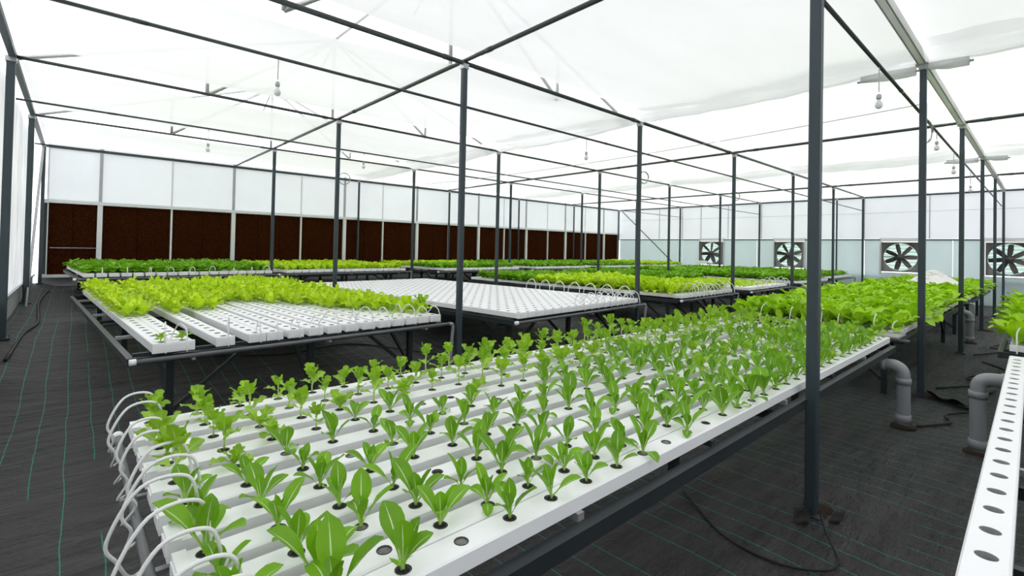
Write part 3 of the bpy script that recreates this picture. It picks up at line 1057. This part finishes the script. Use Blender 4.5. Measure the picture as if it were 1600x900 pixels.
def hoses(T, rows, scale=1.0, r=.0055):
    for i in rows:
        v = T.vs[i]
        s = scale * random.uniform(.7, 1.2)
        dv = random.uniform(-.08, .08)
        pts = [(.13 + .1 * random.random(), dv, -.002), (.13, dv * .9, .06 * s), (.05, dv * .5, .125 * s), (-.05, 0, .09 * s), (-.09, 0, .0), (-.10, 0, -.07)]
        hose(T, v, pts, r, 'white feed hose arching onto the %s, %s from its %s' % (T.short, nth(i), 'aisle side' if T.rot < 1 else 'right side'), 4)
hoses(T2, [0, 1, 3, 4, 6, 8], 1.3, .0065)
hoses(TL, range(15), 1.2, .0060)
hoses(TW, range(10), 1.3, .0075)
hoses(TB, range(12), 1.5, .0085)
hoses(TP, range(0, 16, 2), 1.5, .0085)
hoses(S1, range(0, 18, 2), .8, .007)
hoses(T5, [7, 8, 9], 1.3, .0075)
hoses(T4, [], 1)
# side hoses arching at the far left corner of back table and along the empty table
for n in range(7):
    u = .15 + n * .38
    base = TW.w(u, -.02, TW.z)
    pts = catmull([(0, 0, -.01), (.02, -.03, .11), (.15, -.06, .20), (.29, -.06, .11), (.33, -.07, -.05)], 4)
    P_ = [TW.w(u + p_.x, -.02 + p_.y, TW.z + p_.z) - base for p_ in pts]
    tag(MB().tube(P_, .0090, 6).build('feed_hose', 'hose', None, True, base), 'white hose hoop beside the empty white table, %s from its near end' % nth(n), 'hose', 'thin white feed hoses')

# ------------------------------------------------------------------ PLANTS
def leaf_arrays(L, Wd, stalk=.35, tilt=25, bend=35, cup=.25, lobes=0, lobe_amp=0.0, frill=0.0, nu=4, nv=7, tip=.9, twist=0.0, ph=0.0, wpow=.75):
    """returns verts (n,3), quads (m,4), uv (n,2); leaf leans towards +x"""
    us = np.linspace(-1, 1, nu + 1)
    tv = np.linspace(0, 1, nv + 1)
    V, UV = [], []
    x = z = 0.0
    pt = 0.0
    for t in tv:
        ang = math.radians(tilt + bend * (t ** 1.4))
        ds = (t - pt) * L
        x += math.sin(ang) * ds
        z += math.cos(ang) * ds
        pt = t
        if t < stalk:
            w = Wd * (.10 + .06 * t / stalk) + Wd * .18 * max(0, (t / stalk - .55)) ** 2
        else:
            s = (t - stalk) / (1 - stalk)
            w = Wd * max(.10 * (1 - s), .16 * (1 - s) + math.sin(math.pi * min(1, s ** wpow * tip + .0)) ** .8 * .5 * (1 + .1 * s))
        if lobes:
            w *= 1 + lobe_amp * math.sin(2 * math.pi * lobes * t + ph)
        if t == 1:
            w *= .35
        for u in us:
            y = u * w
            nrm = cup * w * (u * u)
            if frill:
                nrm += frill * L * abs(u) ** 1.5 * math.sin(2 * math.pi * (2.7 * t) + ph + 1.7 * u + (1.5 if u > 0 else 0))
            # normal direction in xz plane (towards the plant axis)
            nx_, nz_ = -math.cos(ang), math.sin(ang)
            tw = twist * t * u * w
            V.append((x + nx_ * (nrm + tw), y, z + nz_ * (nrm + tw)))
            UV.append(((u + 1) / 2, t))
    F = []
    for i in range(nv):
        for j in range(nu):
            a = i * (nu + 1) + j
            F.append((a, a + 1, a + nu + 2, a + nu + 1))
    return np.array(V), np.array(F), np.array(UV)


def np_mesh(name, V, F, UV, mat, LR=None):
    me = bpy.data.meshes.new(name)
    me.vertices.add(len(V))
    me.vertices.foreach_set('co', np.ascontiguousarray(V, dtype=np.float32).ravel())
    me.loops.add(F.size)
    me.loops.foreach_set('vertex_index', np.ascontiguousarray(F, dtype=np.int32).ravel())
    me.polygons.add(len(F))
    me.polygons.foreach_set('loop_start', np.arange(0, F.size, 4, dtype=np.int32))
    me.polygons.foreach_set('loop_total', np.full(len(F), 4, dtype=np.int32))
    me.polygons.foreach_set('use_smooth', np.ones(len(F), dtype=bool))
    ul = me.uv_layers.new(name='UVMap')
    ul.data.foreach_set('uv', np.ascontiguousarray(UV[F.ravel()], dtype=np.float32).ravel())
    at = me.attributes.new('leaf_rand', 'FLOAT', 'POINT')
    at.data.foreach_set('value', np.ascontiguousarray(LR if LR is not None else np.full(len(V), random.random()), dtype=np.float32))
    me.materials.append(MAT[mat])
    me.update(calc_edges=True)
    return me


def rot_z(V, a):
    c, s = math.cos(a), math.sin(a)
    return V @ np.array([[c, s, 0], [-s, c, 0], [0, 0, 1]])


# leaf shapes of the young romaine seedling (full size in metres)
def romaine_set():
    out = []
    for k_, (L, W, t, b) in enumerate([(.150, .046, 3, 12), (.165, .052, 12, 22), (.165, .054, 24, 30), (.155, .050, 34, 42), (.135, .046, 44, 66), (.100, .034, 7, 10), (.130, .040, 20, 60), (.115, .042, 52, 80)]):
        out.append(leaf_arrays(L, W, .40, t, b, .34, 0, 0, .010, 4, 9, .93, random.uniform(-.3, .3), k_, .85))
    return out
def oak_set():
    out = []
    for k_, (L, W, t, b) in enumerate([(.100, .046, 8, 24), (.110, .052, 22, 38), (.110, .056, 38, 46), (.100, .052, 52, 56), (.085, .046, 64, 60), (.070, .034, 8, 16), (.100, .048, 30, 66)]):
        out.append(leaf_arrays(L, W, .30, t, b, .15, 3.6, .30, .05, 4, 12, .9, .1, k_, .65))
    return out
def butter_set():
    out = []
    for k_, (L, W, t, b) in enumerate([(.18, .088, 6, 20), (.21, .105, 16, 36), (.235, .115, 28, 46), (.235, .115, 42, 56), (.21, .105, 54, 70), (.14, .065, 4, 10)]):
        out.append(leaf_arrays(L, W, .22, t, b, .28, 2.2, .09, .035, 4, 8, .9, .15, k_, .65))
    return out
def lime_set():
    out = []
    for k_, (L, W, t, b) in enumerate([(.175, .064, 6, 25), (.20, .074, 16, 38), (.21, .080, 28, 46), (.205, .078, 42, 56), (.175, .070, 56, 64), (.14, .05, 4, 12)]):
        out.append(leaf_arrays(L, W, .20, t, b, .15, 3.4, .26, .06, 4, 11, .9, .1, k_, .6))
    return out
LEAF = {}
for kind, fn, mat in (('romaine', romaine_set, 'romaine'), ('oak', oak_set, 'oak'), ('butter', butter_set, 'butter'), ('lime', lime_set, 'lime')):
    arr = fn()
    LEAF[kind] = (arr, [np_mesh('leaf_blade', V, F, U, mat) for V, F, U in arr])

# recipes: list of (leaf shape, azimuth, scale) for each variant
def recipes(kind, n):
    rs = []
    for k_ in range(n):
        rr = random.Random(100 * hash(kind) % 1000 if False else sum(map(ord, kind)) * 31 + k_)
        a0 = rr.random() * 6.28
        if kind == 'romaine':
            seq = [5, 0, 1, 2, 6, 3] if k_ % 3 == 0 else ([0, 1, 2, 3, 6] if k_ % 3 == 1 else [5, 1, 0, 2, 4, 7])
            rs.append([(s, a0 + i * 2.2 + rr.uniform(-.35, .35), rr.uniform(.72, 1.12)) for i, s in enumerate(seq)])
        elif kind == 'oak':
            if k_ < 4:      # leggy: a tuft on a bare stem
                h = .045 + .018 * k_
                seq = [5, 0, 0, 1, 1, 2, 3]
                rs.append([(s, a0 + i * 2.3 + rr.uniform(-.35, .35), rr.uniform(.7, 1.0), h * (.97 - .1 * i / 7) if i < 5 else h * rr.uniform(.2, .7)) for i, s in enumerate(seq)])
            else:
                seq = [5, 0, 1, 6, 2, 3, 4] if k_ % 2 else [0, 1, 1, 2, 2, 3, 5]
                rs.append([(s, a0 + i * 2.3 + rr.uniform(-.35, .35), rr.uniform(.75, 1.1), 0.004 * i) for i, s in enumerate(seq)])
        else:
            seq = [5, 0, 0, 1, 1, 2, 2, 3, 3] if k_ % 2 else [5, 0, 1, 1, 2, 2, 3, 4]
            rs.append([(s, a0 + i * 2.4 + rr.uniform(-.3, .3), rr.uniform(.8, 1.12)) for i, s in enumerate(seq)])
    return rs
REC = {k_: recipes(k_, 8) for k_ in LEAF}

def whole(kind, rec, arr=None):
    arr = arr or LEAF[kind][0]
    Vs, Fs, Us, Rs = [], [], [], []
    off = 0
    for r_ in rec:
        sh, a, sc = r_[:3]
        V, F, U = arr[sh]
        Vs.append(rot_z(V * sc, a) + np.array([0, 0, r_[3] if len(r_) > 3 else 0.0]))
        Fs.append(F + off)
        Us.append(U)
        Rs.append(np.full(len(V), random.random()))
        off += len(V)
    return np.vstack(Vs), np.vstack(Fs), np.vstack(Us), np.concatenate(Rs)
WHOLE = {k_: [whole(k_, r) for r in REC[k_]] for k_ in LEAF}
WHOLE_ME = {k_: [np_mesh('head', w_[0], w_[1], w_[2], k_, w_[3]) for w_ in WHOLE[k_]] for k_ in ('butter', 'lime')}
# coarse versions for far beds
def coarse(kind, L, W, mat_rep):
    arr = [leaf_arrays(L * a, W * a, .18, t, b, .25, 0, 0, .06, 2, 4, .9, .1, q, .6) for q, (a, t, b) in enumerate([(.8, 6, 20), (1, 20, 35), (1.05, 36, 40), (1, 52, 50), (.8, 10, 16)])]
    outs = []
    for k_ in range(6):
        rr = random.Random(k_ + 55)
        rec = [(s, rr.random() * 6.28 + i * 2.4, rr.uniform(.8, 1.15)) for i, s in enumerate([0, 4, 1, 1, 2, 2, 2, 3, 3, 3])]
        outs.append(whole(kind, rec, arr))
    return outs
COARSE = coarse('lime', .17, .12, None)

def scatter(name, variants, places, mat, label, cat, parent=None):
    """many plants as one mesh; places = (x, y, z, scale)"""
    Vs, Fs, Us, Rs = [], [], [], []
    off = 0
    for i, (x, y, z, s) in enumerate(places):
        V, F, U, LR = variants[random.randrange(len(variants))]
        W_ = rot_z(V * s, random.random() * 6.283) * np.array([1, 1, random.uniform(.85, 1.2)])
        Vs.append(W_ + np.array([x, y, z]))
        Fs.append(F + off)
        Us.append(U)
        Rs.append((LR + random.random() * .5) % 1.0)
        off += len(V)
    o = link(name, np_mesh(name, np.vstack(Vs), np.vstack(Fs), np.vstack(Us), mat, np.concatenate(Rs)), parent)
    stuff(o, label, cat)
    return o

# net cup with wet substrate
def cup_mesh(mat2):
    mb = MB()
    n = 12
    prof = [(.0222, -.030), (.0222, .0012), (.0205, .0022), (.0190, -.0040)]
    b = 0
    for r, z in prof:
        for k_ in range(n):
            a = 2 * math.pi * k_ / n
            mb.v.append((r * math.cos(a), r * math.sin(a), z))
    for i in range(3):
        for k_ in range(n):
            k2 = (k_ + 1) % n
            mb.f.append((i * n + k_, i * n + k2, (i + 1) * n + k2, (i + 1) * n + k_))
            mb.m.append(0)
    # lumpy fill
    for k_ in range(n):
        a = 2 * math.pi * k_ / n
        mb.v.append((.011 * math.cos(a), .011 * math.sin(a), -.001 + .003 * math.sin(3 * a)))
    mb.v.append((0, 0, .001))
    c = 4 * n
    for k_ in range(n):
        k2 = (k_ + 1) % n
        mb.f.append((3 * n + k_, 3 * n + k2, c + k2, c + k_))
        mb.f.append((c + k_, c + k2, c + n))
        mb.m += [1, 1]
    return mb.mesh('net_cup', ['cup', mat2], True)
CUP = [cup_mesh('grit'), cup_mesh('grit'), cup_mesh('sponge')]

STEM = MB().tube([(0, 0, -.01), (.002, .001, .05), (0, 0, .1)], [.0045, .0038, .0030], 6).mesh('stem', 'stem', True)

def plant(kind, loc, variant, rz, sc, label, cat, group, name, cup=False, parts=True):
    if parts:
        e = link(name, None, None, loc, rz, sc)
        e.empty_display_size = .03
        zmax = 0
        for r_ in REC[kind][variant]:
            s, a, q = r_[:3]
            c = link('leaf', LEAF[kind][1][s], e)
            if len(r_) > 3:
                c.location = (0, 0, r_[3])
                zmax = max(zmax, r_[3])
            c.rotation_euler = (0, 0, a)
            c.scale = (q, q, q)
        if zmax > .03:
            st = link('stem', STEM, e)
            st.scale = (1, 1, zmax / .1)
        if cup:
            c = link('net_cup', CUP[variant % 3], e)
            c.scale = (1 / sc, 1 / sc, 1 / sc)
    else:
        e = link(name, WHOLE_ME[kind][variant], None, loc, rz, sc)
    tag(e, label, cat, group)
    return e

# --- front table: every seedling
cand = []
for i, v in enumerate(T1.vs):
    for k_, u in enumerate(T1.holes):
        p = T1.w(u, v, T1.z)
        cand.append(((p - Vector((0, 0, 1.69))).dot(cF), i, k_, p))
cand.sort(key=lambda t: t[0])
EMPTY = {(0, 3), (0, 11), (1, 2), (3, 4), (5, 3), (6, 8), (2, 9), (4, 13), (7, 6)}
count, rest_r, rest_o = 0, [], []
for d, i, k_, p in cand:
    if (i, k_) in EMPTY or random.random() < (.045 if k_ < 20 else .01):
        c = link('net_cup', CUP[2 if random.random() < .6 else 0], None, p)
        tag(c, 'empty net cup on the front seedling table, channel %s from aisle, hole %s from hoses' % (nth(i), nth(k_)), 'net cup', 'empty net cups on the front table')
        continue
    oak = i >= 8 or (i == 7 and random.random() < .5) or (k_ > 14 and random.random() < .25) or (k_ < 2 and i >= 6)
    kind = 'oak' if oak else 'romaine'
    sc = random.uniform(.74, 1.02) if not oak else random.uniform(.85, 1.2)
    if (k_ <= 3 and i <= 4) or k_ >= 9:
        sc *= 1.13
    if count < 300:
        plant(kind, p + Vector((random.uniform(-.004, .004), random.uniform(-.004, .004), .0)), (random.randrange(4) if (oak and i >= 9) else random.randrange(8)), random.random() * 6.28, sc,
              '%s on the front table, channel %s from aisle, hole %s from hoses' % ('frilly oak-leaf seedling' if oak else 'young romaine seedling', nth(i), nth(k_)),
              'seedling', 'seedlings on the front table', 'lettuce_seedling', True, True)
        count += 1
    else:
        (rest_o if oak else rest_r).append((p.x, p.y, p.z, sc))
if rest_r or rest_o:
    rest = rest_r + rest_o
    scatter('lettuce_seedlings', WHOLE['oak'] + WHOLE['romaine'], rest, 'oak', 'farthest small seedlings at the drain end of the front table', 'seedlings')

# --- other beds
def bed(T, kind, mat, start, stop, smin, smax, n_parts, n_solo, noun, coarse_=True, jit=.03, skip=.02, group=None, every=1, bandmats=None, zoff=0.0):
    pl = []
    for i, v in enumerate(T.vs):
        s0 = start[i] if isinstance(start, (list, tuple)) else start
        for k_, u in enumerate(T.holes):
            if k_ % every or u < s0 or u > stop or random.random() < skip:
                continue
            p = T.w(u + random.uniform(-jit, jit) * .3, v + random.uniform(-jit, jit) * .3, T.z + zoff)
            pl.append(((p - Vector((0, 0, 1.69))).dot(cF), i, k_, p, random.uniform(smin, smax)))
    if T is T3:
        pl = [q_ for q_ in pl if math.hypot(q_[3].x - 16.2, q_[3].y - 1.95) > .72]
    pl.sort(key=lambda t: t[0])
    side = 'aisle side' if T.rot < 1 else 'right side'
    near = 'near end'
    for n, (d, i, k_, p, s) in enumerate(pl[:n_parts + n_solo]):
        plant(kind, p, random.randrange(8), random.random() * 6.28, s,
              '%s on the %s, channel %s from %s, hole %s' % (noun, T.short, nth(i), side, nth(k_)), 'lettuce', group or ('heads on the ' + T.short), 'leaf_lettuce', False, n < n_parts)
    rest = [(p.x, p.y, p.z, s) for d, i, k_, p, s in pl[n_parts + n_solo:]]
    return rest

r2 = bed(T2, 'butter', 'butter', 0, 9, 1.05, 1.45, 90, 70, 'leafy green head')
scatter('lettuce_bed', WHOLE['butter'], r2, 'butter', 'farther leafy heads crowding the dense aisle table', 'lettuces')
LMstart = [1.9, 1.9, 1.8, 2.0, 2.1, 2.6, 2.8, 2.6, 2.2, 1.8, 1.4, 1.0, .7, .4, .2][::-1]
rL = bed(TL, 'lime', 'lime', LMstart, 9, .85, 1.2, 60, 80, 'pale green lettuce')
scatter('lettuce_bed', WHOLE['lime'], rL, 'lime', 'farther pale lettuces on the left lettuce table', 'lettuces')
# stray seedlings on bare ends
for (ci, u, kd, lab) in [(13, .10, 'oak', 'tiny seedling at the bare end of the left table, second channel from the walkway'),
                         (14, .12, 'oak', 'small sprout at the bare end of the outermost left table channel'),
                         (0, .30, 'oak', 'tall leafy sprout at the right corner of the left lettuce table'),
                         (1, .16, 'oak', 'small leafy sprout next to the corner sprout on the left table'),
                         (3, .12, 'oak', 'small pale sprout among hoses on the left table')]:
    p = TL.w(u, TL.vs[ci], TL.z)
    plant(kd, p, ci % 8, 1.0 + ci, 1.9 if 'tall' in lab else .9, lab, 'seedling', 'stray seedlings on the left table', 'lettuce_seedling')
r5 = bed(T5, 'butter', 'butter', 0, 9, 1.15, 1.45, 40, 0, 'large leafy head')
scatter('lettuce_bed', WHOLE['butter'], r5, 'butter', 'farther leafy heads on the far right lettuce table', 'lettuces')
rB = bed(TB, 'lime', 'lime', .12, 3.9, 1.25, 1.6, 0, 60, 'lime lettuce')
scatter('lettuce_bed', COARSE, rB, 'lime', 'farther lime lettuces on the lime lettuce table', 'lettuces')
def pure(T, mat, s0, s1, smin, smax, label, every=1, zoff=0.0, skip=.02):
    pl = bed(T, 'lime', mat, s0, s1, smin, smax, 0, 0, '', skip=skip, every=every, zoff=zoff)
    scatter('lettuce_bed', COARSE, pl, mat, label, 'lettuces')
pure(TB, 'deep', 3.9, 9, 1.2, 1.5, 'darker green lettuces on the rear half of the lime lettuce table')
pure(T3, 'butter', 0, 9, 1.4, 1.8, 'drooping green lettuces on the third aisle table')
pure(TP, 'lime', .1, 2.4, .3, .5, 'tiny pale seedlings on the pale seedling table')
pure(TP, 'deep', 2.4, 9, 1.25, 1.6, 'green lettuces on the rear of the pale seedling table')
pure(TD, 'deep', .1, 9, 1.2, 1.6, 'dense dark green lettuces on the dark lettuce table')
pure(TE, 'deep', .1, 9, 1.0, 1.3, 'dark green lettuces on the table closest to the fan wall')
pure(S1, 'deep', .1, 9, .95, 1.2, 'dark green lettuces on the back left table')
pure(S2, 'lime', .1, 9, .85, 1.05, 'lime lettuces on the back table in front of the cooling pads')
pure(S3, 'deep', .1, 1.6, .85, 1.1, 'dark lettuces at the near end of the third back table')
pure(S3, 'lime', 1.6, 9, .85, 1.05, 'lime lettuces at the rear of the third back table')
pure(S4, 'deep', .1, 9, .9, 1.1, 'dark green lettuces on the fourth back table')
pure(S5, 'deep', .1, 9, .9, 1.1, 'dark green lettuces on the fifth back table')
pure(S6, 'lime', .1, 9, .9, 1.1, 'lime lettuces on the far corner table')

# ------------------------------------------------------------------ lamps
def lamp(x, y, z0, drop, label):
    e = link('hanging_bulb', None, None, (x, y, z0 - drop))
    MB().tube([(0, 0, .02), (.002, 0, drop)], .005, 6).build('cord', 'galv', e)
    MB().lathe([(.009, .0), (.020, -.01), (.022, -.040), (.017, -.05)], 10).build('socket', 'galv', e, True)
    MB().lathe([(.012, -.05), (.016, -.065), (.028, -.088), (.033, -.110), (.027, -.130), (.011, -.142)], 12).build('bulb', 'glass', e, True)
    tag(e, label, 'lamp', 'bare hanging bulbs')
ZP = 3.505
lamp(1.44, GY[1] + .055, ZP, .22, 'bare bulb hanging from the pipe at upper left of the tall centre post')
lamp(1.55, GY[2] + .055, ZP, .22, 'bare bulb hanging over the left lettuce table')
lamp(4.20, GY[2] + .055, ZP, .16, 'bare bulb hanging just right of the post left of centre')
lamp(5.70, GY[0] + .055, ZP, .26, 'bare bulb hanging from the aisle pipe between the near and second aisle posts')
lamp(9.3, GY[0] + .055, ZP, .12, 'bare bulb hanging just past the second aisle post')
lamp(11.2, GY[0] + .055, ZP, .24, 'bare bulb hanging by the third aisle post')
lamp(13.9, GY[0] + .055, ZP, .30, 'bare bulb hanging past the third aisle post')
lamp(6.2, GY[1] + .055, ZP, .20, 'bare bulb hanging right of the tall centre post')

# ------------------------------------------------------------------ small things
# heap of white foam on third table
e = link('foam_heap', None, None, (16.2, 1.95, .83))
mb = MB()
for k_ in range(70):
    a = random.random() * 6.28
    rr = random.random() ** .6 * .62
    h = .40 * (1 - rr / .66) + .12
    cx, cy = rr * math.cos(a), rr * math.sin(a) * .8
    s = random.uniform(.05, .11)
    mb.lathe([(s * .5, h - s * .5), (s, h - s * .1), (s * .8, h + s * .35), (s * .2, h + s * .5)], 6, c=(cx, cy, 0))
mb.lathe([(.66, 0.0), (.6, .14), (.35, .34), (.1, .46)], 14)
mb.build('pile', 'foam', e)
stuff(e.children[0])
tag(e, 'heap of white foam pieces on the third aisle table', 'foam heap')
# small white box at far end, orange flowers
mb = MB()
mb.box(-.35, .35, -.12, .12, 0, .02)
for (a, b, c_, d) in ((-.35, .35, -.12, -.10), (-.35, .35, .10, .12), (-.35, -.33, -.10, .10), (.33, .35, -.10, .10)):
    mb.box(a, b, c_, d, .02, .16)
tag(mb.build('white_tray', 'white', None, False, (22.0, 11.0, 1.13)), 'white foam tray lying on dark lettuces below the leftmost fan', 'tray')
# grey board and hoses at the start of the dense table
mb = MB().box(-.20, .20, -.10, .10, 0, .018)
tag(mb.build('board', 'board', None, False, (6.78, 1.17, .80)), 'weathered grey board at the near end of the dense aisle table', 'board')

# turned-up fabric and soil at post feet
def soil(x, y, r, label, n=16):
    mb = MB()
    rings = [(1.0, 0.0), (.7, .022), (.35, .035)]
    for t, z in rings:
        for k_ in range(n):
            a = 2 * math.pi * k_ / n
            q = r * t * (1 + .25 * math.sin(3 * a + x) + .12 * math.sin(7 * a))
            mb.v.append((q * math.cos(a), q * math.sin(a), z + .006 * math.sin(5 * a + t * 9)))
    for i in range(2):
        for k_ in range(n):
            k2 = (k_ + 1) % n
            mb.f.append((i * n + k_, i * n + k2, (i + 1) * n + k2, (i + 1) * n + k_))
            mb.m.append(0)
    mb.f.append(tuple(2 * n + k_ for k_ in range(n)))
    mb.m.append(0)
    o = mb.build('soil_patch', 'soil', None, True, (x, y, floor_z(x, y)))
    tag(o, label, 'soil')
soil(GX[0] + .02, GY[0] - .03, .085, 'brown soil showing at the foot of the near aisle post')
soil(GX[1] + .05, GY[0] - .08, .14, 'brown soil showing at the foot of the second aisle post')
soil(GX[3], GY[0] - .1, .14, 'brown soil showing at the foot of the fourth aisle post')
def flap(x, y, rz, label, s=1.0):
    mb = MB()
    nx_, ny_ = 8, 4
    for i in range(nx_ + 1):
        for j in range(ny_ + 1):
            u, v = i / nx_, j / ny_
            mb.v.append(((u - .5) * .34 * s, v * .13 * s, .004 + (.055 * v ** 1.5 + .018 * math.sin(9 * u) * v) * s))
    for i in range(nx_):
        for j in range(ny_):
            a = i * (ny_ + 1) + j
            mb.f.append((a, a + ny_ + 1, a + ny_ + 2, a + 1))
            mb.m.append(0)
    o = mb.build('fabric_flap', 'black', None, True, (x, y, floor_z(x, y)))
    o.rotation_euler = (0, 0, rz)
    tag(o, label, 'fabric')
flap(3.50, 1.10, 3.4, 'turned-up flap of black ground fabric by the near aisle post', .7)
flap(3.66, .93, 3.2, 'cut edge of black ground fabric in front of the near aisle post', .5)
flap(7.6, .70, .9, 'lifted edge of black ground fabric by the second aisle post', 1.3)
def floor_cord(pts, r, label, mat='black'):
    P_ = [Vector((x, y, floor_z(x, y) + r + .008 + dz)) for x, y, dz in pts]
    b = P_[0].copy()
    o = MB().tube([q - b for q in catmull(P_, 6)], r, 6).build('floor_cord', mat, None, True, b)
    tag(o, label, 'cord', 'black cords on the floor')
floor_cord([(3.55, .96, .03), (3.28, .86, .06), (3.12, .76, .01), (2.98, .80, 0), (2.86, 1.0, 0), (2.9, 1.3, 0), (3.2, 1.7, 0)], .007, 'black cord curling away from the near aisle post')
floor_cord([(6.2, .86, 0), (6.6, .66, 0), (6.9, .72, 0), (7.4, .50, 0), (7.9, .60, 0), (8.6, .45, 0)], .012, 'black cord on the floor beside the front table drain pipe')
floor_cord([(8.2, .95, 0), (8.9, .6, 0), (9.3, .75, 0), (10.2, .4, 0), (10.9, .7, 0)], .012, 'black cord on the floor past the second aisle post')
floor_cord([(11.5, .85, 0), (12.4, .55, 0), (12.9, .72, 0), (14.0, .4, 0)], .013, 'black cord on the floor past the third aisle post')
floor_cord([(1.2, 7.6, 0), (2.2, 7.2, 0), (3.2, 7.3, 0), (3.9, 6.6, 0), (4.6, 5.6, 0)], .012, 'black cord lying under the left lettuce table')
floor_cord([(-.56, 8.0, 0), (-.50, 9.6, 0), (-.42, 11.0, 0), (-.5, 13.2, 0), (-.44, 15.5, 0)], .02, 'black hose lying along the foot of the film side wall')
